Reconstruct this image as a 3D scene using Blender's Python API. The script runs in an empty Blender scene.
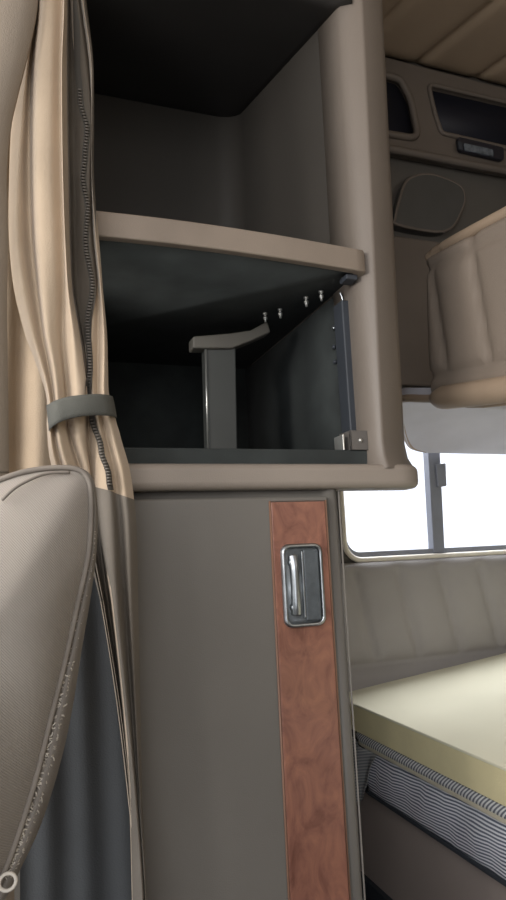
import bpy, bmesh, math, random
from mathutils import Vector, Matrix
from math import sin, cos, pi, radians, exp, sqrt
random.seed(4)
col = bpy.context.scene.collection
# ------------------------------------------------------------------ camera
F = 650.0; YAW = radians(20); PIT = radians(8.7); ROL = radians(2.6)
EYE = Vector((0, 0, 1.1))
fw = Vector((sin(YAW)*cos(PIT), cos(YAW)*cos(PIT), sin(PIT)))
rt = Vector((cos(YAW), -sin(YAW), 0)); up = rt.cross(fw)
ix = rt*cos(ROL) - up*sin(ROL); iu = rt*sin(ROL) + up*cos(ROL)
cd = bpy.data.cameras.new('camera'); cam = bpy.data.objects.new('camera', cd); col.objects.link(cam)
cam.matrix_world = Matrix.Translation(EYE) @ Matrix((ix, iu, -fw)).transposed().to_4x4()
cd.sensor_fit = 'VERTICAL'; cd.sensor_height = 36; cd.lens = 36*F/900; cd.clip_start = .01
bpy.context.scene.camera = cam

def P(x, y, ax, v):
    """point of the photograph on the world plane axis=v"""
    d = fw + ix*((x-253)/F) - iu*((y-450)/F)
    return EYE + d*((v-EYE[ax])/d[ax])

# ------------------------------------------------------------------ materials
def lin(c):
    return tuple((v/255/12.92 if v/255 <= .04045 else ((v/255+.055)/1.055)**2.4) for v in c) + (1,)
def mat(name, rgb, rough=.7, var=.12, vscale=6, bump=.0, bscale=300, coat=0, metal=0, spec=.5, sheen=0):
    m = bpy.data.materials.new(name); m.use_nodes = True
    nt = m.node_tree; N = nt.nodes; L = nt.links; b = N['Principled BSDF']
    tc = N.new('ShaderNodeTexCoord')
    no = N.new('ShaderNodeTexNoise'); no.inputs['Scale'].default_value = vscale; no.inputs['Detail'].default_value = 5
    L.new(tc.outputs['Object'], no.inputs['Vector'])
    cr = N.new('ShaderNodeValToRGB'); c = lin(rgb)
    cr.color_ramp.elements[0].position = .3; cr.color_ramp.elements[1].position = .7
    cr.color_ramp.elements[0].color = tuple(v*(1-var) for v in c[:3])+(1,)
    cr.color_ramp.elements[1].color = tuple(min(1, v*(1+var)) for v in c[:3])+(1,)
    L.new(no.outputs['Fac'], cr.inputs['Fac']); L.new(cr.outputs['Color'], b.inputs['Base Color'])
    b.inputs['Roughness'].default_value = rough; b.inputs['Metallic'].default_value = metal
    b.inputs['Coat Weight'].default_value = coat; b.inputs['Specular IOR Level'].default_value = spec
    b.inputs['Sheen Weight'].default_value = sheen
    if bump:
        n2 = N.new('ShaderNodeTexNoise'); n2.inputs['Scale'].default_value = bscale; n2.inputs['Detail'].default_value = 3
        L.new(tc.outputs['Object'], n2.inputs['Vector'])
        bu = N.new('ShaderNodeBump'); bu.inputs['Strength'].default_value = bump; bu.inputs['Distance'].default_value = .002
        L.new(n2.outputs['Fac'], bu.inputs['Height']); L.new(bu.outputs['Normal'], b.inputs['Normal'])
    m.diffuse_color = c
    return m
def weave(m, scale, direction='DIAGONAL', strength=.5, tint=.12):
    nt = m.node_tree; N = nt.nodes; L = nt.links; b = N['Principled BSDF']
    tc = N.new('ShaderNodeTexCoord'); mp = N.new('ShaderNodeMapping'); mp.inputs['Rotation'].default_value = (0, radians(40), 0)
    L.new(tc.outputs['Object'], mp.inputs['Vector'])
    w = N.new('ShaderNodeTexWave'); w.bands_direction = 'X'; w.inputs['Scale'].default_value = scale; w.inputs['Distortion'].default_value = .4
    L.new(mp.outputs['Vector'], w.inputs['Vector'])
    bu = N.new('ShaderNodeBump'); bu.inputs['Strength'].default_value = strength; bu.inputs['Distance'].default_value = .001
    L.new(w.outputs['Fac'], bu.inputs['Height']); L.new(bu.outputs['Normal'], b.inputs['Normal'])
    old = b.inputs['Base Color'].links[0].from_socket
    mx = N.new('ShaderNodeMix'); mx.data_type = 'RGBA'; mx.blend_type = 'MULTIPLY'; mx.inputs['Factor'].default_value = tint*2
    L.new(old, mx.inputs['A']); L.new(w.outputs['Color'], mx.inputs['B']); L.new(mx.outputs['Result'], b.inputs['Base Color'])
    return m
def stripes(name, ax, freq, c1, c2, dist=.5, skew=0, tilt=0.0):
    m = mat(name, c1, .85); nt = m.node_tree; N = nt.nodes; L = nt.links; b = N['Principled BSDF']
    tc = N.new('ShaderNodeTexCoord'); sp = N.new('ShaderNodeSeparateXYZ'); L.new(tc.outputs['Object'], sp.inputs[0])
    no = N.new('ShaderNodeTexNoise'); no.inputs['Scale'].default_value = 9; L.new(tc.outputs['Object'], no.inputs['Vector'])
    a = N.new('ShaderNodeMath'); a.operation = 'MULTIPLY_ADD'; a.inputs[1].default_value = dist/freq
    L.new(no.outputs['Fac'], a.inputs[0]); L.new(sp.outputs[ax], a.inputs[2])
    k = N.new('ShaderNodeMath'); k.operation = 'MULTIPLY_ADD'; k.inputs[1].default_value = tilt
    L.new(sp.outputs[skew], k.inputs[0]); L.new(a.outputs[0], k.inputs[2])
    s = N.new('ShaderNodeMath'); s.operation = 'MULTIPLY'; s.inputs[1].default_value = freq*2*pi; L.new(k.outputs[0], s.inputs[0])
    q = N.new('ShaderNodeMath'); q.operation = 'SINE'; L.new(s.outputs[0], q.inputs[0])
    cr = N.new('ShaderNodeValToRGB'); cr.color_ramp.elements[0].color = lin(c1); cr.color_ramp.elements[1].color = lin(c2)
    cr.color_ramp.elements[0].position = .35; cr.color_ramp.elements[1].position = .65
    ad = N.new('ShaderNodeMath'); ad.operation = 'MULTIPLY_ADD'; ad.inputs[1].default_value = .5; ad.inputs[2].default_value = .5
    L.new(q.outputs[0], ad.inputs[0]); L.new(ad.outputs[0], cr.inputs['Fac']); L.new(cr.outputs['Color'], b.inputs['Base Color'])
    return m

M = {}
M['shell'] = mat('moulded_plastic', (113, 104, 95), .5, .06, 4, .25, 500)
M['edge'] = mat('shelf_edge_plastic', (130, 118, 106), .42, .08, 8, .2, 500)
M['inner'] = mat('cubby_plastic_shaded', (74, 70, 65), .5, .08, 3, .2, 400)  # same plastic as the post, cubby shade put into the colour
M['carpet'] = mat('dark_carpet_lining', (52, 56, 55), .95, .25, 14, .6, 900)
M['door'] = mat('door_laminate', (108, 104, 98), .55, .05, 5, .15, 600)
M['wallpad'] = mat('padded_wall_vinyl', (156, 151, 147), .7, .06, 5, .3, 500)
M['bunkpad'] = mat('bunk_pad_vinyl', (126, 114, 102), .65, .06, 5, .3, 500)
M['bunkroll'] = mat('bunk_lip_vinyl', (150, 131, 111), .6, .08, 6, .2, 500)
M['under'] = mat('bunk_underside', (186, 184, 190), .7, .08, 6)
M['ceil'] = mat('ceiling_vinyl', (158, 138, 114), .7, .06, 4, .2, 500)
M['header'] = mat('header_plastic', (98, 89, 80), .6, .08, 5, .2, 500)
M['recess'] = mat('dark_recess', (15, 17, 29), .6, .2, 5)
M['recwall'] = mat('upper_wall_trim', (84, 80, 74), .65, .08, 5, .2, 500)
M['cover'] = mat('speaker_cover_plastic', (72, 71, 68), .5, .1, 9, .2, 500)
M['darkrub'] = mat('dark_rubber', (52, 56, 62), .6, .1, 9)
M['chrome'] = mat('worn_chrome', (168, 173, 176), .34, .25, 40, metal=1)
M['steel'] = mat('screw_steel', (205, 205, 200), .3, .1, 40, metal=.8)
M['paddle'] = mat('latch_paddle', (78, 84, 88), .45, .15, 90, .4, 300)
M['curtain'] = mat('curtain_cloth', (176, 157, 134), .9, .08, 10, .35, 700, sheen=.2)
M['curtainshade'] = mat('curtain_edge_shade', (84, 76, 66), .9, .1, 10, .35, 700)  # darker copy of the curtain cloth, edge shade in its colour
M['tie'] = mat('tieback_webbing', (84, 84, 78), .85, .08, 40, .5, 800)
M['zip'] = mat('zip_teeth', (98, 92, 84), .5, .1, 50)
M['seat'] = weave(mat('seat_twill', (147, 139, 130), .92, .06, 7), 230, strength=.35, tint=.07)
M['seatside'] = mat('seat_bolster_cloth', (126, 119, 111), .92, .1, 9, .4, 800)
M['pipe'] = mat('seat_piping', (118, 110, 101), .85, .1, 60)
M['thread'] = mat('frayed_thread', (196, 188, 176), .9, .1, 60)
M['foam'] = mat('foam_rubber', (238, 233, 206), .95, .04, 3, .25, 500)
M['foamside'] = mat('foam_cut_edge', (232, 220, 174), .95, .08, 8, .25, 300)
M['tick'] = stripes('striped_ticking', 2, 155, (228, 229, 232), (98, 104, 120), 1.2, 1, .04)
M['tickband'] = stripes('border_ticking', 1, 110, (222, 222, 220), (112, 115, 124), .8, 2, 1.0)
M['cream'] = mat('cream_piping', (196, 188, 168), .8, .05, 40)
M['base'] = mat('bed_base_laminate', (158, 145, 137), .5, .06, 4, .1, 500)
M['gasket'] = mat('window_gasket', (232, 224, 208), .6, .06, 20)
M['winframe'] = mat('window_frame_metal', (138, 141, 150), .5, .06, 20)  # grey lightened, window glare put into the colour
M['floor'] = mat('floor_mat', (60, 57, 54), .9, .2, 10, .4, 300)
M['pillar'] = mat('pillar_cloth', (142, 130, 116), .85, .06, 6, .3, 600)
M['lens'] = mat('lamp_lens', (96, 102, 108), .25, .35, 60)
M['bezel'] = mat('lamp_bezel', (34, 34, 42), .4, .1, 20)
# burl
def burl():
    m = mat('burl_veneer', (130, 78, 58), .38, coat=.2); nt = m.node_tree; N = nt.nodes; L = nt.links; b = N['Principled BSDF']
    tc = N.new('ShaderNodeTexCoord'); mp = N.new('ShaderNodeMapping'); mp.inputs['Scale'].default_value = (1, 1, .6)
    L.new(tc.outputs['Object'], mp.inputs[0])
    n = N.new('ShaderNodeTexNoise'); n.inputs['Scale'].default_value = 24; n.inputs['Detail'].default_value = 8; n.inputs['Distortion'].default_value = 1.6
    n.inputs['Roughness'].default_value = .62
    L.new(mp.outputs[0], n.inputs['Vector'])
    cr = N.new('ShaderNodeValToRGB'); e = cr.color_ramp.elements
    e[0].position = .28; e[0].color = lin((104, 66, 54)); e[1].position = .75; e[1].color = lin((160, 110, 88))
    x = e.new(.47); x.color = lin((132, 89, 74)); x = e.new(.58); x.color = lin((144, 98, 80))
    L.new(n.outputs['Fac'], cr.inputs['Fac']); L.new(cr.outputs['Color'], b.inputs['Base Color'])
    return m
M['burl'] = burl()
def glassmat():
    m = bpy.data.materials.new('window_glass'); m.use_nodes = True; nt = m.node_tree; N = nt.nodes; L = nt.links
    N.remove(N['Principled BSDF']); t = N.new('ShaderNodeBsdfTransparent'); t.inputs[0].default_value = (.95, .96, .98, 1)
    g = N.new('ShaderNodeBsdfGlossy'); g.inputs['Roughness'].default_value = .02; x = N.new('ShaderNodeMixShader'); x.inputs[0].default_value = .05
    L.new(t.outputs[0], x.inputs[1]); L.new(g.outputs[0], x.inputs[2]); L.new(x.outputs[0], N['Material Output'].inputs[0])
    return m
M['glass'] = glassmat()

# ------------------------------------------------------------------ helpers
def tag(o, label=None, cat=None, kind=None, group=None):
    if label: o['label'] = label
    if cat: o['category'] = cat
    if kind: o['kind'] = kind
    if group: o['group'] = group
    return o
def empty(name, loc):
    o = bpy.data.objects.new(name, None); col.objects.link(o); o.location = loc; o.empty_display_size = .05; return o
def obj(name, bm, m, parent=None, smooth=True, bevel=0, seg=3, ang=35):
    bmesh.ops.recalc_face_normals(bm, faces=bm.faces[:])
    me = bpy.data.meshes.new(name); bm.to_mesh(me); bm.free()
    o = bpy.data.objects.new(name, me); col.objects.link(o); me.materials.append(m)
    if parent:
        o.parent = parent; wl = Vector((0, 0, 0)); q = parent
        while q: wl += q.location; q = q.parent
        o.location = -wl
    for p in me.polygons: p.use_smooth = smooth
    if bevel:
        b = o.modifiers.new('b', 'BEVEL'); b.width = bevel; b.segments = seg; b.limit_method = 'ANGLE'; b.angle_limit = radians(ang)
        b.harden_normals = True
    return o
def bx(bm, x0, x1, y0, y1, z0, z1):
    v = [bm.verts.new(p) for p in [(x0,y0,z0),(x1,y0,z0),(x1,y1,z0),(x0,y1,z0),(x0,y0,z1),(x1,y0,z1),(x1,y1,z1),(x0,y1,z1)]]
    for f in [(0,1,2,3),(4,5,6,7),(0,1,5,4),(1,2,6,5),(2,3,7,6),(3,0,4,7)]: bm.faces.new([v[i] for i in f])
    return bm
def box(name, m, parent, x0, x1, y0, y1, z0, z1, bevel=.003, **k):
    return obj(name, bx(bmesh.new(), x0, x1, y0, y1, z0, z1), m, parent, bevel=bevel, **k)
def prism(bm, pts, d):
    """closed polygon pts (3D) extruded by vector d"""
    d = Vector(d); a = [bm.verts.new(p) for p in pts]; b = [bm.verts.new(Vector(p)+d) for p in pts]; n = len(pts)
    bm.faces.new(a); bm.faces.new(b[::-1])
    for i in range(n): bm.faces.new((a[i], a[(i+1) % n], b[(i+1) % n], b[i]))
    return bm
def smooth_path(pts, n=6, closed=False):
    pts = [Vector(p) for p in pts]; out = []; N = len(pts)
    rng = range(N if closed else N-1)
    for i in rng:
        g = lambda j: pts[j % N] if closed else pts[max(0, min(N-1, j))]
        p0, p1, p2, p3 = g(i-1), g(i), g(i+1), g(i+2)
        for k in range(n):
            t = k/n
            out.append(.5*((2*p1)+(p2-p0)*t+(2*p0-5*p1+4*p2-p3)*t*t+(3*p1-p0-3*p2+p3)*t**3))
    if not closed: out.append(pts[-1])
    return out
def tube(bm, path, r, seg=8, closed=False):
    path = [Vector(p) for p in path]; rings = []; n = len(path)
    for i, p in enumerate(path):
        a = path[(i-1) % n] if (closed or i) else p; b = path[(i+1) % n] if (closed or i < n-1) else p
        t = (b-a).normalized(); s = t.cross(Vector((0, 1, 0)))
        if s.length < .05: s = t.cross(Vector((1, 0, 0)))
        s.normalize(); w = s.cross(t); rr = r(i/(n-1)) if callable(r) else r
        rings.append([bm.verts.new(p+(s*cos(2*pi*k/seg)+w*sin(2*pi*k/seg))*rr) for k in range(seg)])
    for i in range(n if closed else n-1):
        A, B = rings[i], rings[(i+1) % n]
        for k in range(seg): bm.faces.new((A[k], A[(k+1) % seg], B[(k+1) % seg], B[k]))
    if not closed: bm.faces.new(rings[0]); bm.faces.new(rings[-1][::-1])
    return bm
def rrect(x0, x1, z0, z1, r, n=6):
    o = []
    for cx, cz, a in ((x1-r, z1-r, 0), (x0+r, z1-r, 90), (x0+r, z0+r, 180), (x1-r, z0+r, 270)):
        for k in range(n+1):
            t = radians(a+90*k/n); o.append((cx+r*cos(t), cz+r*sin(t)))
    return o
def roundpoly(pts, r=.25, n=5):
    """round the corners of a 3D polygon, r = fraction of the shorter side"""
    pts = [Vector(p) for p in pts]; out = []; N = len(pts)
    for i, p in enumerate(pts):
        a = pts[i-1]; b = pts[(i+1) % N]; rr = r*min((a-p).length, (b-p).length)
        s = p+(a-p).normalized()*rr; e = p+(b-p).normalized()*rr
        for k in range(n+1):
            t = k/n; out.append(s*(1-t)**2+p*2*t*(1-t)+e*t*t)
    return out
def grid(rows, thick=0, tdir=(0, 1, 0)):
    bm = bmesh.new(); V = [[bm.verts.new(p) for p in r] for r in rows]
    for i in range(len(V)-1):
        for j in range(len(V[0])-1): bm.faces.new((V[i][j], V[i][j+1], V[i+1][j+1], V[i+1][j]))
    if thick:
        t = Vector(tdir)*thick; W = [[bm.verts.new(Vector(p)+t) for p in r] for r in rows]
        for i in range(len(V)-1):
            for j in range(len(V[0])-1): bm.faces.new((W[i][j], W[i+1][j], W[i+1][j+1], W[i][j+1]))
        R, C = len(V)-1, len(V[0])-1
        for i in range(R):
            bm.faces.new((V[i][0], V[i+1][0], W[i+1][0], W[i][0])); bm.faces.new((V[i][C], W[i][C], W[i+1][C], V[i+1][C]))
        for j in range(C):
            bm.faces.new((V[0][j], W[0][j], W[0][j+1], V[0][j+1])); bm.faces.new((V[R][j], V[R][j+1], W[R][j+1], W[R][j]))
    return bm
def cut(o, cutters):
    """subtract cutter bmeshes from o for real, leaving no helper behind"""
    tmp = []
    for bm in cutters:
        bmesh.ops.recalc_face_normals(bm, faces=bm.faces[:])
        me = bpy.data.meshes.new('c'); bm.to_mesh(me); bm.free(); c = bpy.data.objects.new('c', me); col.objects.link(c); tmp.append(c)
        md = o.modifiers.new('x', 'BOOLEAN'); md.object = c; md.operation = 'DIFFERENCE'; md.solver = 'EXACT'
    bpy.context.view_layer.update()
    ev = o.evaluated_get(bpy.context.evaluated_depsgraph_get()); me = bpy.data.meshes.new_from_object(ev)
    o.modifiers.clear(); o.data = me
    for c in tmp: bpy.data.objects.remove(c)
def harden(o, w=.004, seg=3, ang=35):
    b = o.modifiers.new('b', 'BEVEL'); b.width = w; b.segments = seg; b.limit_method = 'ANGLE'; b.angle_limit = radians(ang); b.harden_normals = True
def quilt(name, m, parent, O, U, V, Nn, seams, nu=90, nv=50, puff=.012, w=.02, thick=.02, extra=None):
    """padded sheet O + u*U + v*V, pushed out along Nn except along the stitched seams ((u,v),(u,v))"""
    O, U, V, Nn = Vector(O), Vector(U), Vector(V), Vector(Nn); ul, vl = U.length, V.length; rows = []
    for i in range(nv+1):
        r = []
        for j in range(nu+1):
            u, v = j/nu, i/nv; d = 9
            for (a, b), (c, e) in seams:
                ax, ay, bx_, by = a*ul, b*vl, c*ul, e*vl; px, py = u*ul, v*vl; L2 = (bx_-ax)**2+(by-ay)**2
                t = max(0, min(1, ((px-ax)*(bx_-ax)+(py-ay)*(by-ay))/L2)); d = min(d, sqrt((px-ax-t*(bx_-ax))**2+(py-ay-t*(by-ay))**2))
            h = puff*(1-exp(-d/w))
            e_ = min(u*ul, (1-u)*ul, v*vl, (1-v)*vl); h *= 1-exp(-e_/.012) if e_ < .06 else 1
            if extra: h += extra(u, v)
            r.append(O+U*u+V*v+Nn*h)
        rows.append(r)
    return obj(name, grid(rows, thick, -Nn), m, parent)

# ------------------------------------------------------------------ the setting
WY = 1.64
w = box('wall_back', M['recwall'], None, -1.0, 2.25, WY, WY+.06, 0, 3.0, bevel=0, smooth=False); tag(w, kind='structure')
hole = [Vector((x, WY-.05, z)) for x, z in rrect(.855, 1.72, 1.060, 1.56, .05)]
cut(w, [prism(bmesh.new(), hole, (0, .2, 0))])
tag(box('wall_right', M['recwall'], None, 2.2, 2.26, -.9, WY, 0, 3.0, bevel=0), kind='structure')
tag(box('wall_front', M['pillar'], None, -.1, 2.25, -.96, -.9, 0, 3.0, bevel=0), kind='structure')
tag(box('floor', M['floor'], None, -1.6, 2.25, -.96, WY, -.05, 0, bevel=0), kind='structure')

# quilted ceiling with slanting seams
CZ = 2.69
def cuv(x, y):
    p = P(x, y, 2, CZ-.02); return ((p.x+.9)/3.1, (WY-p.y)/2.5)
def ext(a, b):
    A, B = cuv(*a), cuv(*b); d = (B[0]-A[0], B[1]-A[1]); return ((A[0]-d[0]*.3, A[1]-d[1]*.3), (A[0]+d[0]*5, A[1]+d[1]*5))
c = quilt('ceiling', M['ceil'], None, (-.9, WY, CZ), (3.1, 0, 0), (0, -2.5, 0), (0, 0, -1),
          [ext((386, 21), (405, 0)), ext((424, 59), (497, 0)), ext((483, 75), (506, 59))], nu=260, nv=170, puff=.024, w=.010)
tag(c, kind='structure')

# overhead header with its openings, on the window wall
h = empty('overhead_header', (1.3, 1.6, 2.33)); tag(h, 'brown moulded header above the bunk with two dark openings, under the quilted ceiling', 'overhead panel')
HY = 1.6
top = [P(300, 36, 1, HY), P(388, 57, 1, HY), P(506, 88, 1, HY), P(640, 120, 1, HY), P(640, 192, 1, HY), P(506, 171, 1, HY), P(390, 150, 1, HY), P(300, 134, 1, HY)]
ho = obj('header_panel', prism(bmesh.new(), top, (0, .038, 0)), M['header'], h)
op1 = roundpoly([P(x, y, 1, HY-.02) for x, y in [(350, 62), (403, 77), (413, 96), (421, 134), (350, 122)]], .3)
op2 = roundpoly([P(x, y, 1, HY-.02) for x, y in [(433, 82), (560, 112), (572, 158), (446, 129), (440, 112)]], .25)
cut(ho, [prism(bmesh.new(), [p-h.location*0 for p in q], (0, .1, 0)) for q in (op1, op2)])
for p in ho.data.polygons: p.use_smooth = True
harden(ho, .006)
for q in (op1, op2):
    cxx = sum((p.x for p in q))/len(q); czz = sum((p.z for p in q))/len(q)
    ring = [Vector((cxx+(p.x-cxx)*1.03, HY-.002, czz+(p.z-czz)*1.06)) for p in q]
    obj('opening_rim', tube(bmesh.new(), ring, .012 if q is op1 else .008, 8, True), M['header'], h)
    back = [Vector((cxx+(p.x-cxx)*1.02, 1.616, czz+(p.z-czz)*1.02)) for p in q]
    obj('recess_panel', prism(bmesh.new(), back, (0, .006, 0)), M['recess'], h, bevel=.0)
lip = [P(x, y, 1, HY-.004) for x, y in [(300, 134), (390, 149), (506, 171), (640, 193)]]
obj('lower_lip', tube(bmesh.new(), smooth_path(lip), .013), M['header'], h)

# reading light set in the header
rl = empty('reading_light', P(478, 152, 1, HY)); tag(rl, 'small rectangular reading light in dark bezel below the wide dark opening', 'light')
bz = roundpoly([P(x, y, 1, HY-.002) for x, y in [(455, 139), (501, 150), (501, 163), (457, 153)]], .25)
obj('bezel', prism(bmesh.new(), bz, (0, -.016, 0)), M['bezel'], rl, bevel=.003)
ln = roundpoly([P(x, y, 1, HY-.018) for x, y in [(463, 143.5), (492, 150), (493, 157), (464, 151)]], .25)
obj('lens', prism(bmesh.new(), ln, (0, -.005, 0)), M['lens'], rl, bevel=.002)
obj('switch', prism(bmesh.new(), roundpoly([P(x, y, 1, HY-.018) for x, y in [(457, 142), (461, 143), (461.5, 151), (458, 150)]], .2), (0, -.006, 0)), M['darkrub'], rl, bevel=.001)

# dark rounded cover under the header
sc_ = empty('speaker_cover', P(430, 205, 1, 1.63)); tag(sc_, 'dark rounded square cover on the wall under the header, left of the bunk', 'speaker cover')
o1 = [(396, 217), (400, 200), (408, 180), (430, 174), (458, 184), (465, 196), (462, 210), (452, 227), (435, 231), (398, 224)]
sp = smooth_path([P(x, y, 1, 1.60) for x, y in o1], 5, True)
so = obj('cover_plate', prism(bmesh.new(), sp, (0, .042, 0)), M['cover'], sc_, bevel=.008)
obj('cover_rim', tube(bmesh.new(), [Vector((p.x, 1.604, p.z)) for p in sp], .005, 8, True), M['header'], sc_)

# side wall: lighter panel strip; dark strip paints the shaded gap above the bunk
t = box('trim_1', M['header'], None, .8, 1.30, 1.605, WY, 1.56, 2.035, bevel=.008); tag(t, kind='structure')
t = box('gap_shade', M['recess'], None, .8, 1.5, 1.62, WY, 1.40, 1.558, bevel=.002); tag(t, kind='structure')

# window
wn = empty('window_1', (1.28, WY, 1.09)); tag(wn, kind='structure')
rr = rrect(.852, 1.723, 1.057, 1.563, .053, 8)
obj('window_gasket', tube(bmesh.new(), [Vector((x, WY-.006, z)) for x, z in rr], .008, 8, True), M['gasket'], wn)
bm = bmesh.new(); outer = rrect(.857, 1.718, 1.062, 1.558, .048, 8); inner = rrect(.866, 1.709, 1.079, 1.55, .04, 8); n = len(outer)
V = [[bm.verts.new((x, y, z)) for x, z in q] for q, y in ((outer, 1.645), (inner, 1.645), (inner, 1.67), (outer, 1.67))]
for a in range(4):
    for i in range(n): bm.faces.new((V[a][i], V[a][(i+1) % n], V[(a+1) % 4][(i+1) % n], V[(a+1) % 4][i]))
obj('window_frame', bm, M['winframe'], wn, smooth=False)
dv = [P(x, y, 1, 1.64) for x, y in [(427, 430), (439, 430), (445, 553), (434, 553)]]
obj('window_divider', prism(bmesh.new(), dv, (0, .028, 0)), M['winframe'], wn, bevel=.002)
lt = [P(x, y, 1, 1.632) for x, y in [(436, 464), (446, 463), (447, 486), (438, 487)]]
obj('window_latch', prism(bmesh.new(), lt, (0, .02, 0)), M['winframe'], wn, bevel=.003)
for x0, x1 in ((.862, 1.12), (1.125, 1.713)):
    box('window_pane', M['glass'], wn, x0, x1, 1.662, 1.665, 1.073, 1.553, bevel=0)

# padded wall panel beneath the window
seams = []
for k in range(9):
    u = (.02+k*.128)/1.3; seams.append(((u, .3), (u-.035, .92)))
seams.append(((0, .3), (1, .3)))
pw = quilt('padded_wall_panel', M['wallpad'], None, (.62, 1.625, .66), (1.4, 0, 0), (0, 0, .391), (0, -1, 0), seams, nu=140, nv=50, puff=.018, w=.016, thick=.012,
           extra=lambda u, v: .045*max(0, 1-v/.3) if v < .3 else 0)
tag(pw, 'grey padded wall panel with slanting seams between window and foam mattress', 'wall panel')

# ------------------------------------------------------------------ bed
XF = .77
def fz(x): return .72+.1*(x-XF)
bb = empty('bed_base', (1.4, .6, 0)); tag(bb, 'brown laminate bed base under the striped mattress', 'bed base')
box('base_panel', M['base'], bb, .80, 2.15, -.6, 1.60, .0, .517, bevel=.006)
box('toe_rail', M['darkrub'], bb, .785, .80, -.6, 1.6, .0, P(390, 903, 0, .785).z, bevel=.003)
mt = empty('mattress', (1.4, .6, .535)); tag(mt, 'blue and white striped ticking mattress lying on the brown bed base', 'mattress')
def slab(bm, x0, x1, y0, y1, z0, z1, r, bul=0, tilt=.0, wob=0):
    o = [(x, y) for x, y in rrect(x0, x1, y0, y1, r, 8)]
    rows = []; nz = 8
    # resample perimeter
    per = []
    for i in range(len(o)):
        a, b = o[i], o[(i+1) % len(o)]; L = sqrt((a[0]-b[0])**2+(a[1]-b[1])**2); k = max(1, int(L/.03))
        for j in range(k): per.append((a[0]+(b[0]-a[0])*j/k, a[1]+(b[1]-a[1])*j/k))
    cx, cy = (x0+x1)/2, (y0+y1)/2; rings = []
    for i in range(nz+1):
        v = i/nz; s = sin(pi*v)*bul; ring = []
        for (x, y) in per:
            wv = wob*sin(y*41+v*5)*sin(pi*v)+wob*.7*sin(y*97-v*3)*sin(pi*v)
            dx = (-1 if x < x0+r else (1 if x > x1-r else 0)); dy = (-1 if y < y0+r else (1 if y > y1-r else 0))
            zb = z0 if not callable(z0) else z0(x, y); zt = z1 if not callable(z1) else z1(x, y)
            ring.append(bm.verts.new((x+dx*(s+wv), y+dy*s, zb+(zt-zb)*v)))
        rings.append(ring)
    n = len(per)
    for i in range(nz):
        for j in range(n): bm.faces.new((rings[i][j], rings[i][(j+1) % n], rings[i+1][(j+1) % n], rings[i+1][j]))
    bm.faces.new(rings[0]); bm.faces.new(rings[-1])
    return bm
obj('mattress_side', slab(bmesh.new(), .785, 2.1, -.5, 1.50, .521, lambda x, y: .628, .05, .008, wob=.004), M['tick'], mt)
obj('mattress_border', slab(bmesh.new(), .78, 2.1, -.5, 1.52, .628, lambda x, y: fz(x)-.067, .05, .006), M['tickband'], mt)
pp = [Vector((x, y, .628)) for x, y in rrect(.776, 2.1, -.5, 1.515, .05, 8)]
obj('mattress_piping', tube(bmesh.new(), pp, .0038, 8, True), M['cream'], mt)
pp = [Vector((x, y, .5225)) for x, y in rrect(.78, 2.1, -.5, 1.505, .05, 8)]
obj('lower_piping', tube(bmesh.new(), pp, .004, 8, True), M['darkrub'], mt)
fa = [P(x, y, 0, .768) for x, y in [(349, 736), (357, 743), (366, 750), (376, 757)]]; fb = [P(x, y, 0, .768) for x, y in [(350, 806), (355, 803), (361, 799), (366, 789)]]
fa = smooth_path(fa, 4); fb = smooth_path(fb, 4)
tg = grid([[a.lerp(b, i/10)+Vector((.006*sin(j*.8+i*.25), .004*sin(i*.6), 0)) for i in range(11)] for j, (a, b) in enumerate(zip(fa, fb))], .002, (1, 0, 0))
obj('corner_flap', tg, stripes('flap_ticking', 2, 150, (172, 172, 170), (130, 132, 136), 1, 1, .3), mt)
fo = empty('foam_slab', (1.4, .6, .72)); tag(fo, 'pale cream foam mattress slab lying on top of the striped mattress', 'foam slab')
bm = bmesh.new(); Y1, Y0 = 1.583, -.45; nx, ny = 30, 40
rows = [[Vector((XF+(2.12-XF)*j/nx, Y0+(Y1-Y0)*i/ny, fz(XF+(2.12-XF)*j/nx)+.002*sin(i*.7)*sin(j*.5))) for j in range(nx+1)] for i in range(ny+1)]
obj('foam_top', grid(rows, .006, (0, 0, -1)), M['foam'], fo, bevel=.002)
rows = [[Vector((XF+.001+(2.12-XF)*j/nx, Y0+.001+(Y1-.002-Y0)*i/ny, fz(XF+(2.12-XF)*j/nx)-.004)) for j in range(nx+1)] for i in range(ny+1)]
obj('foam_edge', grid(rows, .061, (0, 0, -1)), M['foamside'], fo, bevel=.002)

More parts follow.
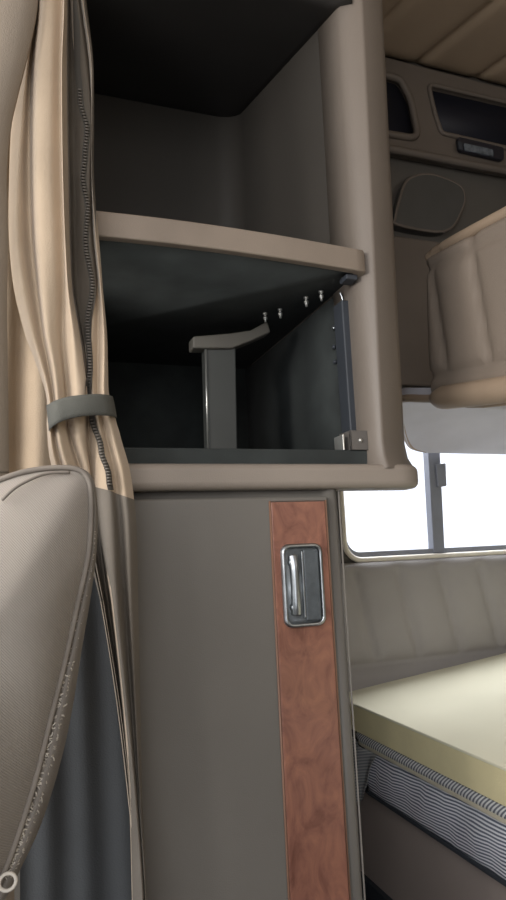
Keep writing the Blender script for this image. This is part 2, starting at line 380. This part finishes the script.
# ------------------------------------------------------------------ upper bunk
ub = empty('upper_bunk', (1.2, .7, 1.38)); tag(ub, 'padded tan upper bunk hanging over the window, quilted front panel', 'bunk')
BX = .85
TL = P(426, 258, 0, BX); BL = P(431, 394, 0, BX); BR = P(506, 383, 0, BX); TR = P(506, 216, 0, BX)
dB = (BR-BL).normalized(); dT = (TR-TL).normalized()
Lb = .95
rows = []; NU, NV = 90, 36
sm = [((.0, .12), (1, .12)), ((.075, .12), (.03, .9)), ((.215, .12), (.165, 1)), ((.37, .12), (.32, 1)), ((.53, .12), (.48, 1)), ((.69, .12), (.64, 1)), ((.85, .12), (.8, 1)), ((0, .9), (1, .9))]
for i in range(NV+1):
    v = i/NV; r = []
    for j in range(NU+1):
        u = j/NU; p = (BL+dB*Lb*u)*(1-v)+(TL+dT*Lb*u)*v; d = 9
        for (a, b), (c_, e) in sm:
            ax, ay, bx2, by = a*Lb, b*.3, c_*Lb, e*.3; qx, qy = u*Lb, v*.3; L2 = (bx2-ax)**2+(by-ay)**2
            tt = max(0, min(1, ((qx-ax)*(bx2-ax)+(qy-ay)*(by-ay))/L2)); d = min(d, sqrt((qx-ax-tt*(bx2-ax))**2+(qy-ay-tt*(by-ay))**2))
        ed = min(u*Lb, v*.3, (1-v)*.3); h_ = .014*(1-exp(-d/.010))-.016*exp(-ed/.008)
        r.append(p+Vector((-h_, 0, 0)))
    rows.append(r)
obj('front_pad', grid(rows, .05, (1, 0, 0)), M['bunkpad'], ub)
topp = [TL+Vector((.01, 0, .0))]+[TL+dT*s+Vector((.01, 0, .002+.008*min(1, s/.06))) for s in (.03, .1, .3, .6, .95)]
obj('top_roll', tube(bmesh.new(), smooth_path(topp), .013, 10), M['bunkroll'], ub)
rl1 = [BL+dB*s+Vector((.0, 0, -.012)) for s in (0, .1, .4, .95)]
obj('lower_roll', tube(bmesh.new(), smooth_path(rl1), lambda t: .008+.018*min(1, t*5), 10), M['bunkroll'], ub)
# base platform (underside visible)
def uz(x, y): return 1.362+(1.585-y)*(-.00)
fr = [P(424, 453, 1, 1.62), P(411, 449, 1, 1.60), P(405, 438, 1, 1.55), P(401, 420, 1, 1.45), P(399, 404, 0, .862), P(431, 403, 0, .862), P(506, 406, 0, .862), P(506, 406, 0, .862)+Vector((0, -.6, -.05))]
fr = smooth_path(fr, 6); rows = []
for p in fr:
    rows.append([Vector((p.x+(2.19-p.x)*k/10, p.y, p.z-.004*sin(pi*k/10))) for k in range(11)])
obj('underside', grid(rows, .035, (0, 0, 1)), M['under'], ub, bevel=.008)
obj('lower_edge', tube(bmesh.new(), [p+Vector((.004, 0, .010)) for p in fr], .010, 10), M['bunkroll'], ub)

# ------------------------------------------------------------------ tall cabinet
cb = empty('tall_cabinet', (.3, 1.2, 0)); tag(cb, 'tall grey-brown cabinet with open cubbies above and latched door below', 'cabinet')
CY = .93
# carcass of the wardrobe: plan outline with rounded front right corner, extruded upwards
pl = [(-.08, 1.58), (-.08, .945), (.455, .945), (.462, .935), (.472, .931), (.482, .94), (.486, .955), (.486, 1.58)]
obj('wardrobe_body', prism(bmesh.new(), [Vector((x, y, 0)) for x, y in pl], (0, 0, 1.195)), M['door'], cb)
dr = obj('door', bx(bmesh.new(), -.05, .4585, .925, .944, .06, 1.178), M['door'], cb, bevel=.004)
st = [P(268.5, 502.5, 1, .924), P(332, 499.5, 1, .924)]
box('veneer_strip', M['burl'], dr, .361, .4515, .9215, .926, .10, 1.170, bevel=.0015)
bm = bmesh.new()
tube(bm, [Vector((.3595, .924, .1)), Vector((.3595, .924, 1.1715)), Vector((.4535, .924, 1.1715)), Vector((.4535, .924, .1))], .0018, 6)
obj('veneer_moulding', bm, mat('veneer_moulding', (128, 96, 78), .4), dr)
obj('edge_highlight', tube(bmesh.new(), [Vector((.4845, .938, .02)), Vector((.4845, .938, 1.188))], .0016, 6), mat('edge_highlight', (134, 129, 122), .5), cb)  # pale tube painting the highlight of window light along the edge
# latch
lx0, lx1, lz0, lz1 = .3715, .4395, .982, 1.106
bm = bmesh.new(); q = rrect(lx0, lx1, lz0, lz1, .013, 6); q2 = rrect(lx0+.006, lx1-.006, lz0+.006, lz1-.006, .009, 6); n = len(q)
V = [[bm.verts.new((x, y, z)) for x, z in s] for s, y in ((q, .9215), (rrect(lx0+.001, lx1-.001, lz0+.001, lz1-.001, .0125, 6), .916), (rrect(lx0+.004, lx1-.004, lz0+.004, lz1-.004, .011, 6), .9145), (q2, .917), (q2, .925))]
for a in range(4):
    for i in range(n): bm.faces.new((V[a][i], V[a][(i+1) % n], V[a+1][(i+1) % n], V[a+1][i]))
obj('latch_bezel', bm, M['chrome'], dr)
obj('latch_cup', prism(bmesh.new(), [Vector((x, .9205, z)) for x, z in q2], (0, .003, 0)), mat('latch_cup', (128, 132, 134), .4, .3, 60, metal=.5), dr)
box('latch_paddle', M['paddle'], dr, .4065, .4315, .9145, .921, .991, 1.097, bevel=.0025)
bm = bmesh.new(); tube(bm, smooth_path([Vector((.391, .920, 1.087)), Vector((.3905, .915, 1.072)), Vector((.390, .9135, 1.045)), Vector((.3905, .915, 1.018)), Vector((.392, .920, 1.003))], 5), lambda t: .0085-.0015*sin(pi*t), 12)
obj('latch_lever', bm, M['chrome'], dr)
for z in (1.078, 1.012):
    bm = bmesh.new(); bmesh.ops.create_uvsphere(bm, u_segments=14, v_segments=8, radius=.0085, matrix=Matrix.Translation((.390, .9185, z))); obj('latch_rivet', bm, M['chrome'], dr)
box('latch_spine', M['chrome'], dr, .4035, .4065, .9155, .921, .996, 1.094, bevel=.001)
# ledge: rounded right end, bullnose
pl = [(-.1, 1.58), (-.1, .918)]+[(.590+.052*sin(radians(a)), .953-.035*cos(radians(a))) for a in range(0, 91, 9)]+[(.642, .985), (.486, .985), (.486, 1.58)]
M['ledge'] = mat('ledge_plastic', (142, 132, 122), .42, .06, 8, .2, 500)
obj('ledge', prism(bmesh.new(), [Vector((x, y, 1.190)) for x, y in pl], (0, 0, .040)), M['ledge'], cb, bevel=.012, seg=4, ang=60)
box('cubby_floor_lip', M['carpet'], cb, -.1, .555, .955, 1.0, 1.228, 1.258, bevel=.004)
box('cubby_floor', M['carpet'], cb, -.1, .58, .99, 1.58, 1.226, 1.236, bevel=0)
# corner post: plan profile extruded up, foot flares into the ledge
def lin3(z, t):
    for (a, b), (c, d) in zip(t, t[1:]):
        if z <= c: return b+(d-b)*(z-a)/(c-a)
    return t[-1][1]
rows = []
for z, fy, fl in [(1.222, .012, .012), (1.232, .008, .008), (1.245, .003, .003), (1.27, 0, 0), (1.4, 0, 0), (1.6, 0, 0), (1.9, 0, 0), (2.12, 0, 0), (2.75, 0, 0)]:
    xi = lin3(z, [(1.2, .551), (1.6, .553), (2.8, .565)]); xr = lin3(z, [(1.2, .566), (1.3, .566), (1.6, .577), (2.12, .594), (2.8, .61)])
    xo = lin3(z, [(1.2, .634), (1.3, .637), (1.6, .647), (2.12, .666), (2.8, .69)])+fl
    pr_ = [(xi, 1.04), (xi, .962), (xi+.002, .950), (xi*.6+xr*.4, .937), (xr-.003, .9275), (xr, .926), (xr+.004, .927), (xr*.6+xo*.4, .937), (xr*.25+xo*.75, .952), (xo-.002, .966), (xo, .985), (xo, 1.04)]
    rows.append([Vector((x, y-fy*(1 if y < 1 else 0), z)) for x, y in pr_])
bm = grid([q+[q[0]] for q in rows]); bmesh.ops.remove_doubles(bm, verts=bm.verts, dist=1e-5)
obj('corner_post', bm, M['shell'], cb)
# side panel from the post back to the wall
box('side_panel', M['shell'], cb, .582, .64, 1.035, 1.58, 1.262, 2.75, bevel=.004)
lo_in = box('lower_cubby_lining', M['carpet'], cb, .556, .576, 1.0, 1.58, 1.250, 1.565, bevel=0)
# upper cubby lining: right wall with rounded rear corner, back wall
arc = [(.556, y) for y in (1.03, 1.1, 1.2, 1.3, 1.4, 1.48)]+[(.556-.06+.06*cos(radians(a)), 1.50+.06*sin(radians(a))) for a in range(10, 91, 10)]+[(x, 1.56) for x in (.4, .3, .2, .1, 0, -.1)]
ceilz = lambda x, y: 2.102+(y-.95)*.305
rows = []
for k in range(13):
    v = k/12; rows.append([Vector((x+(lin3(1.598+v*.55, [(1.2, .551), (1.6, .553), (2.8, .565)])-.5555 if x > .5 else 0), y, 1.598+(ceilz(x, y)+.01-1.598)*v)) for x, y in arc])
obj('upper_cubby_inside', grid(rows), M['inner'], cb)
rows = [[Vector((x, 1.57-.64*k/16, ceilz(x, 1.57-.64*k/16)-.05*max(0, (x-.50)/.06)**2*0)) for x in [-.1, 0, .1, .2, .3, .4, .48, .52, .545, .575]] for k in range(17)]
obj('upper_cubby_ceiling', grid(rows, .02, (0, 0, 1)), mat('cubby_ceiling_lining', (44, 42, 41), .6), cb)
box('lower_cubby_back', M['carpet'], cb, -.1, .576, 1.555, 1.575, 1.235, 1.57, bevel=0)
box('left_panel', M['carpet'], cb, -.12, -.1, .95, 1.58, 1.19, 2.75, bevel=0)
box('back_panel', M['shell'], cb, -.12, .6, 1.575, 1.585, 1.19, 2.75, bevel=0)
box('top_fascia', M['shell'], cb, -.12, .60, .94, .97, 2.112, 2.75, bevel=.004)
# shelf with bowed front
def bow(x): return .925-.020*max(0, sin(pi*(x+.1)/.66))
xs = [-.1+.655*k/40 for k in range(41)]
pl = [Vector((x, bow(x)+.012, 1.568)) for x in xs]+[Vector((.556, 1.56, 1.568)), Vector((-.1, 1.56, 1.568))]
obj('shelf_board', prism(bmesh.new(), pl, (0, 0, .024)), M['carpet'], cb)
pl = [(x, bow(x)) for x in xs]; pl += [(.560, .93), (.5635, .94), (.564, .955), (.556, .972), (.550, .972), (.550, .95)]+[(x, bow(x)+.016) for x in xs[::-1][1:]]
obj('shelf_edge', prism(bmesh.new(), [Vector((x, y, 1.563)) for x, y in pl], (0, 0, .040)), M['edge'], cb, bevel=.005, ang=50)
box('shelf_clip', M['darkrub'], cb, .527, .549, .938, .965, 1.553, 1.5625, bevel=.002)
# things fixed inside the lower cubby
BYY = 1.17
cap = [P(x, y, 1, BYY) for x, y in [(193, 336), (229, 333), (251, 330), (268, 321), (271, 332), (251, 341), (232, 348), (193, 348)]]
obj('bracket_cap', prism(bmesh.new(), cap, (0, .035, 0)), mat('bracket_cap', (100, 97, 90), .6), cb, bevel=.004)
ps = [P(x, y, 1, BYY+.01) for x, y in [(205, 345), (236, 345), (238, 452), (208, 452)]]
obj('bracket_post', prism(bmesh.new(), ps, (0, .03, 0)), mat('bracket_post', (70, 72, 70), .5), cb, bevel=.004)
obj('bracket_post_highlight', tube(bmesh.new(), [P(205.5, 348, 1, BYY+.008), P(208, 449, 1, BYY+.008)], .0022, 6), M['steel'], cb)  # bright tube painting the slender highlight on the post
for (x, y) in [(265, 313), (280, 309), (306, 297), (321, 291)]:
    p = P(x, y, 2, 1.566); bm = bmesh.new()
    for r_, z0, z1 in ((.0048, 0, -.0035), (.0024, -.003, -.019), (.0045, -.008, -.013)):
        tube(bm, [p+Vector((0, 0, z0)), p+Vector((0, 0, z1))], r_, 10)
    obj('bolt', bm, M['steel'], cb)
for (x, y) in [(190, 333), (284, 352)]:
    p = P(x, y, 1, 1.553); bm = bmesh.new(); bmesh.ops.create_uvsphere(bm, u_segments=10, v_segments=6, radius=.006, matrix=Matrix.Translation(p)); obj('screw', bm, M['steel'] if x < 200 else M['darkrub'], cb)
for (x, y) in [(334, 328), (334, 347), (335, 362)]:
    p = P(x, y, 0, .553); bm = bmesh.new(); bmesh.ops.create_uvsphere(bm, u_segments=10, v_segments=6, radius=.0045, matrix=Matrix.Translation(p)); obj('screw', bm, M['darkrub'] if y > 330 else M['chrome'], cb)
# dark trim channel along the right inside edge
box('cable_channel', M['darkrub'], cb, .540, .556, .985, 1.02, 1.236, 1.535, bevel=.003)
obj('cable', tube(bmesh.new(), smooth_path([P(340, 292, 1, 1.0), P(344, 305, 1, 1.0), P(348, 330, 1, 1.0), P(350, 380, 1, 1.0), P(351, 425, 1, 1.0)]), .002, 6), M['chrome'], cb)
bm = bmesh.new(); bx(bm, .520, .553, .951, .955, 1.257, 1.290); bx(bm, .520, .523, .951, .99, 1.257, 1.290)
obj('strike_plate', bm, mat('strike_plate', (96, 92, 88), .4), cb, bevel=.001)
bm = bmesh.new(); bmesh.ops.create_uvsphere(bm, u_segments=10, v_segments=6, radius=.0035, matrix=Matrix.Translation((.538, .950, 1.273))); obj('screw', bm, M['steel'], cb)
box('channel_clip', M['steel'], cb, .507, .5095, .953, .985, 1.257, 1.283, bevel=.0005)

# ------------------------------------------------------------------ curtain
cu = empty('curtain', P(80, 900, 1, .8)); tag(cu, 'beige zipped curtain gathered by a dark tieback left of the cabinet', 'curtain')
Ys = [-320, 0, 60, 120, 180, 240, 290, 335, 370, 395, 412, 430, 470, 520, 600, 700, 800, 900, 1300]
CYD = .80
# columns: x at each of Ys, depth towards the camera (upper, tie, lower)
cols = [
 ([26, 30, 22, 12, 9, 9, 14, 25, 38, 46, 47, 47, 53, 79, 100, 116, 128, 138, 142], (-.010, .000, -.03)),
 ([31, 36, 28, 22, 18, 18, 24, 33, 43, 49, 50, 50, 58, 82, 101, 117, 129, 139, 143], (.012, .014, -.02)),
 ([33, 37, 31, 29, 29, 31, 36, 42, 49, 53, 54, 54, 63, 84, 102, 118, 130, 139.5, 143.5], (-.006, .004, -.03)),
 ([38, 42, 38, 36, 36, 38, 42, 47, 54, 57, 58, 58, 68, 87, 103, 119, 131, 140, 144], (.022, .018, -.015)),
 ([50, 52, 51, 50, 50, 52, 54, 56, 61, 64, 65, 66, 76, 90, 104, 120, 132, 140.5, 144.5], (.024, .008, -.03)),
 ([60, 62, 60, 60, 61, 63, 64, 63, 65, 67, 68, 69, 81, 93, 105, 121, 132.5, 141, 145], (.012, -.002, -.035)),
 ([62, 64, 62, 62, 63, 65, 68, 73, 75, 76, 75, 76, 86, 96, 106, 122, 133, 141.5, 145.5], (.030, .016, -.03)),
 ([64, 66, 64, 64, 65, 67, 71, 79, 84, 86, 84, 84, 90, 98, 108, 123, 134, 142, 146], (.002, .012, -.028)),
 ([67, 69, 70, 71, 72, 73, 75, 81, 86, 88, 88, 88, 91, 97, 110, 121, 129, 132, 136], (-.024, -.010, -.03)),
 ([70, 73, 77, 81, 80, 82, 87, 87, 88, 90, 92, 93, 99, 104, 113, 124, 133, 140, 144], (-.012, -.004, .004)),
 ([73, 77, 84, 90, 88, 89, 94, 92, 92, 93, 97, 100, 108, 113, 118, 127, 136, 143, 147], (-.008, .006, .010)),
 ([75, 80, 88, 91, 91, 93, 98, 98, 98, 98, 101, 105, 114, 119, 124, 131, 138, 145, 149], (-.018, -.002, -.004)),
 ([78, 83, 91, 92, 92, 96, 101, 104, 104, 104, 108, 112, 122, 128, 131, 135, 140, 146, 150], (-.002, .010, .006)),
 ([80, 85, 92, 93, 93, 99, 103, 107, 108, 109, 114, 119, 130, 136, 138, 140, 142, 147, 151], (-.018, -.006, -.012)),
]
def lerp(a, b, t): return a+(b-a)*t
def cr1(vals, t):  # catmull-rom through vals at float index t
    n = len(vals); i = min(n-2, max(0, int(t))); f_ = t-i; g = lambda j: vals[max(0, min(n-1, j))]
    p0, p1, p2, p3 = g(i-1), g(i), g(i+1), g(i+2)
    return .5*(2*p1+(p2-p0)*f_+(2*p0-5*p1+4*p2-p3)*f_*f_+(3*p1-p0-3*p2+p3)*f_**3)
def depth(d, y):
    if y < 395: return lerp(d[0], d[1], max(0, min(1, (y-250)/145)))
    if y < 430: return d[1]
    return lerp(d[1], d[2], min(1, (y-430)/90))
def yidx(y):
    for i in range(len(Ys)-1):
        if y <= Ys[i+1]: return i+(y-Ys[i])/(Ys[i+1]-Ys[i])
    return len(Ys)-1
def cpt(y, u):
    t = yidx(y); xs_ = [cr1(c_[0], t) for c_ in cols]; ds = [depth(c_[1], y) for c_ in cols]
    x = cr1(xs_, u); d = cr1(ds, u)
    return P(x, y, 1, CYD-d)
yl = [-320+20*k for k in range(16)]+[8*k for k in range(0, 113)]+[920+40*k for k in range(10)]
KU = 91
rows = [[cpt(y, (len(cols)-1)*j/KU) for j in range(KU+1)] for y in yl]
obj('curtain_fabric', grid(rows), M['curtain'], cu)
# dark band painting the shade on the zipped edge, following the same folds
rows = [[cpt(y, lerp(7.6, 13-3.4*max(0, min(1, (y-190)/130)), j/30))+Vector((.0012, -.003, 0)) for j in range(31)] for y in yl if y < 400]
obj('edge_shade_band', grid(rows), M['curtainshade'], cu)
def zx(y):
    t = [(-300, 76), (0, 76), (60, 77), (98, 80), (130, 87), (155, 85), (178, 83), (208, 88), (240, 85.5), (287, 92.5), (322, 87.5), (367, 90), (396, 88), (417, 92), (449, 101), (477, 109), (520, 118)]
    i = max(k for k in range(len(t)-1) if t[k][0] <= y); return lerp(t[i][1], t[i+1][1], .5-.5*cos(pi*(y-t[i][0])/(t[i+1][0]-t[i][0])))
def zp(y, off=0, lift=.004):
    t = yidx(y); xs_ = [cr1(c_[0], t) for c_ in cols]; ds = [depth(c_[1], y) for c_ in cols]; tx = zx(y)+off
    u = min((abs(cr1(xs_, 7+k*.05)-tx), 7+k*.05) for k in range(120))[1]
    return P(tx, y, 1, CYD-cr1(ds, u)-lift)
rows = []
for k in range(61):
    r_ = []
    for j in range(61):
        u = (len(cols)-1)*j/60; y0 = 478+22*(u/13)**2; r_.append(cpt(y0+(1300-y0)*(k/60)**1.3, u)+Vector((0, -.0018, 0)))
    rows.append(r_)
obj('lower_fabric_shaded', grid(rows), mat('curtain_cloth_shaded', (106, 99, 90), .9, .08, 10, .35, 700), cu)  # shaded copy of the curtain cloth, shade put into its colour
# loose cloth hanging behind and left of the gathered part
rows = []
for k in range(30):
    y = 60+k*17; l = lerp(4, 2, k/30); r_ = [14, 40, 56, 60][min(3, k//6)] if False else lerp(30, 66, min(1, k/14))
    rows.append([P(lerp(l-20, r_, j/16), y, 1, .865+.006*sin(j*.9+k*.05)) for j in range(17)])
obj('loose_fabric', grid(rows), M['curtain'], cu)
# zip
for ya, yb in ((90, 395), (420, 486)):
    bm = bmesh.new(); y = ya
    while y < yb:
        bmesh.ops.create_cube(bm, size=1, matrix=Matrix.Translation(zp(y, 0, .0055)) @ Matrix.Diagonal((.0050, .003, .0018, 1))); y += 3.05
    obj('zip_teeth', bm, M['zip'], cu)
obj('zip_tape', grid([[zp(y, o, .0035) for o in (-3, 0, 3)] for y in range(-290, 492, 6)]), mat('zip_tape', (70, 66, 60), .9), cu)
rows = []
for k in range(40):
    y = 470+k*21; r_ = lerp(120, 144, min(1, max(0, (y-500)/400))); rows.append([P(lerp(20, r_, j/24), y, 1, .872+.004*sin(j*.8+k*.02)) for j in range(25)])
obj('lower_shade_sheet', grid(rows), mat('curtain_shadow_tone', (62, 65, 68), .9, .1, 8, .3, 500), cu)  # dark sheet painting the deep shadow under the curtain
# tieback: a band wrapped round the gather
tp = [(46, 404, -.02), (47, 405, .018), (54, 401, .034), (66, 397, .037), (80, 395, .036), (95, 394, .030), (106, 394.5, .020), (112, 396, .000), (113, 397, -.03)]
bp = [(49, 431, -.02), (49.5, 430, .018), (56, 424, .034), (68, 419, .037), (82, 416, .036), (97, 415, .030), (110, 415.5, .020), (116, 417, .000), (117, 418, -.03)]
A = smooth_path([P(x, y, 1, CYD-d-.004) for x, y, d in tp]); B = smooth_path([P(x, y, 1, CYD-d-.004) for x, y, d in bp])
rows = [[lerp(a, b, k/6)+Vector((0, -.002*sin(pi*k/6), 0)) for k in range(7)] for a, b in zip(A, B)]
obj('tieback', grid(rows, .003, (0, 1, 0)), M['tie'], cu)

# pillar cloth at far left
pr = []
for y, x in [(-300, 46), (-220, 45), (-150, 44), (-90, 42), (-40, 40), (0, 38), (30, 33), (60, 26), (100, 16), (125, 11), (170, 7), (240, 8), (300, 7), (380, 8), (470, 9), (520, 9), (1300, 20)]:
    pr.append([P(lerp(-90, x, j/8), y, 1, .745+.02*(j/8)**6) for j in range(9)])
pr2 = []
n_ = len(pr)
for j in range(9):
    c_ = smooth_path([r[j] for r in pr], 5); pr2.append(c_)
pc = grid([list(x) for x in zip(*pr2)], .01, (0, 1, 0))
o = obj('pillar_curtain', pc, M['pillar'], None); tag(o, 'grey-beige flat cloth panel at the far left edge beside the curtain', 'curtain panel')

# ------------------------------------------------------------------ seat
se = empty('cab_seat', P(0, 900, 1, .6)); tag(se, 'worn grey twill seat back with frayed piping in front of the curtain', 'seat')
SY = .53
seam = [(-60, 503), (-20, 489), (0, 480), (25, 472), (55, 468), (78, 470), (88, 480), (90.5, 500), (90, 530), (87, 560), (77, 605), (65, 660), (50, 720), (35, 780), (16, 840), (0, 880), (-25, 930), (-60, 990), (-130, 1060), (-200, 1050), (-235, 960), (-245, 800), (-240, 650), (-220, 560), (-180, 515), (-120, 505), (-60, 503)]
outer_ = [(-60, 499), (-20, 485), (0, 477), (26, 469), (56, 465.5), (83, 468), (94, 477), (98.5, 500), (99, 530), (97, 562), (90, 610), (81, 660), (70, 725), (59, 775), (42, 828), (24, 868), (0, 915), (-30, 965), (-60, 1003), (-130, 1070), (-205, 1060), (-245, 965), (-255, 800), (-250, 645), (-230, 552), (-185, 508), (-120, 499), (-60, 499)]
S = smooth_path([P(x, y, 1, SY) for x, y in seam], 6); O = smooth_path([P(x, y, 1, SY+.02) for x, y in outer_], 6)
cen = P(-75, 720, 1, SY)
rows = []
for s in S:
    r = []
    for k in range(15):
        t = k/14; p = cen.lerp(s, t); e = 1-t
        p = p+Vector((0, -.05*(1-t**3.2) - .004*sin(t*9+s.z*30)*(1-t)*t*4 + .0, 0)); r.append(p)
    rows.append(r)
obj('seat_front', grid(rows), M['seat'], se)
# bolster: from the seam round the side and back
rows = []
for s, q in zip(S, O):
    r = [s+Vector((0, .004, 0)), s.lerp(q, .35)+Vector((0, -.006, 0)), s.lerp(q, .75)+Vector((0, .002, 0)), q+Vector((0, .01, 0))]
    out = (q-cen); out.y = 0; out.normalize()
    r += [q+out*.004+Vector((0, .04, 0)), q+Vector((0, .08, 0))-out*.002, q-out*.02+Vector((0, .11, 0)), q-out*.10+Vector((0, .125, 0)), Vector((cen.x, cen.y+.14, cen.z))]
    rows.append(r)
obj('seat_bolster', grid(rows), M['seatside'], se)
obj('piping', tube(bmesh.new(), [s+Vector((0, -.002, 0)) for s in S], .0022, 8), M['pipe'], se)
bm = bmesh.new()
for i in range(6*8, 6*15):
    for rep in range(9):
        a = S[i].lerp(S[i+1], random.random()); b = O[i].lerp(O[i+1], random.random()); q = a.lerp(b, random.uniform(.1, .45)) + Vector((0, -.001, 0))
        wgt = .55 if i < 6*11 else 1.1
        tn = (S[i+1]-S[i]).normalized(); sd = Vector((tn.z, 0, -tn.x)); l_ = random.uniform(.0012, .0032)*wgt; an = random.uniform(-.9, .9)
        dd = (tn*sin(an)+sd*cos(an))*l_; k_ = Vector((random.uniform(-1, 1), -1, random.uniform(-1, 1)))*.0012*wgt
        tube(bm, smooth_path([q-dd, q+k_-dd*.3, q+k_*1.3+dd*.5, q+dd*1.1], 2), .0004*wgt+.0001, 4)
obj('frayed_stitching', bm, M['thread'], se)
rg = P(7.5, 882, 1, SY-.012); bm = bmesh.new(); tube(bm, [rg+Vector((.0055*cos(a*pi/8), 0, .0055*sin(a*pi/8))) for a in range(16)], .0013, 6, True)
obj('seat_ring', bm, M['thread'], se)
box('seat_base', M['seatside'], se, -.62, -.12, .20, .62, 0, .44, bevel=.04)
box('back_frame', M['seatside'], se, -.45, -.16, .56, .63, .40, .75, bevel=.03)
# stretch seam near the top of the seat
obj('seat_tuck', tube(bmesh.new(), smooth_path([P(2, 500, 1, SY-.022), P(18, 486, 1, SY-.018), P(45, 474, 1, SY-.009), P(70, 472, 1, SY-.006)]), .0012, 6), M['pipe'], se)

# ------------------------------------------------------------------ light
wd = bpy.data.worlds.new('world'); bpy.context.scene.world = wd; wd.use_nodes = True
wd.node_tree.nodes['Background'].inputs[0].default_value = (.93, .95, 1, 1); wd.node_tree.nodes['Background'].inputs[1].default_value = 1.6
def area(name, loc, tgt, size, sy, e, colr):
    l = bpy.data.lights.new(name, 'AREA'); l.shape = 'RECTANGLE'; l.size = size; l.size_y = sy; l.energy = e; l.color = colr
    o = bpy.data.objects.new(name, l); col.objects.link(o); o.location = loc
    o.rotation_euler = (Vector(tgt)-Vector(loc)).to_track_quat('-Z', 'Y').to_euler(); return o
area('windshield_light', (-1.35, -.05, 1.55), (.3, 1.0, 1.2), .6, .6, 22, (1, .96, .92))
area('door_window_light', (-1.2, .45, 1.6), (.1, .85, 1.6), .5, .5, 9, (1, .92, .82))
area('cab_fill', (-.4, -.8, 1.6), (.3, 1.1, .9), .8, .8, 11, (.95, .97, 1))  # added fill lamp from behind the camera, not a window
area('bunk_fill', (1.5, -.75, 1.7), (1.3, 1.6, 2.1), .9, .6, 6.5, (1, .93, .86))  # added fill lamp to brighten ceiling and bunk, no window known there
area('outside_window_light', (1.35, 1.95, 1.75), (1.2, .7, .7), 1.0, .5, 25, (.96, .97, 1))
bpy.context.scene.view_settings.view_transform = 'Standard'
bpy.context.scene.view_settings.look = 'None'
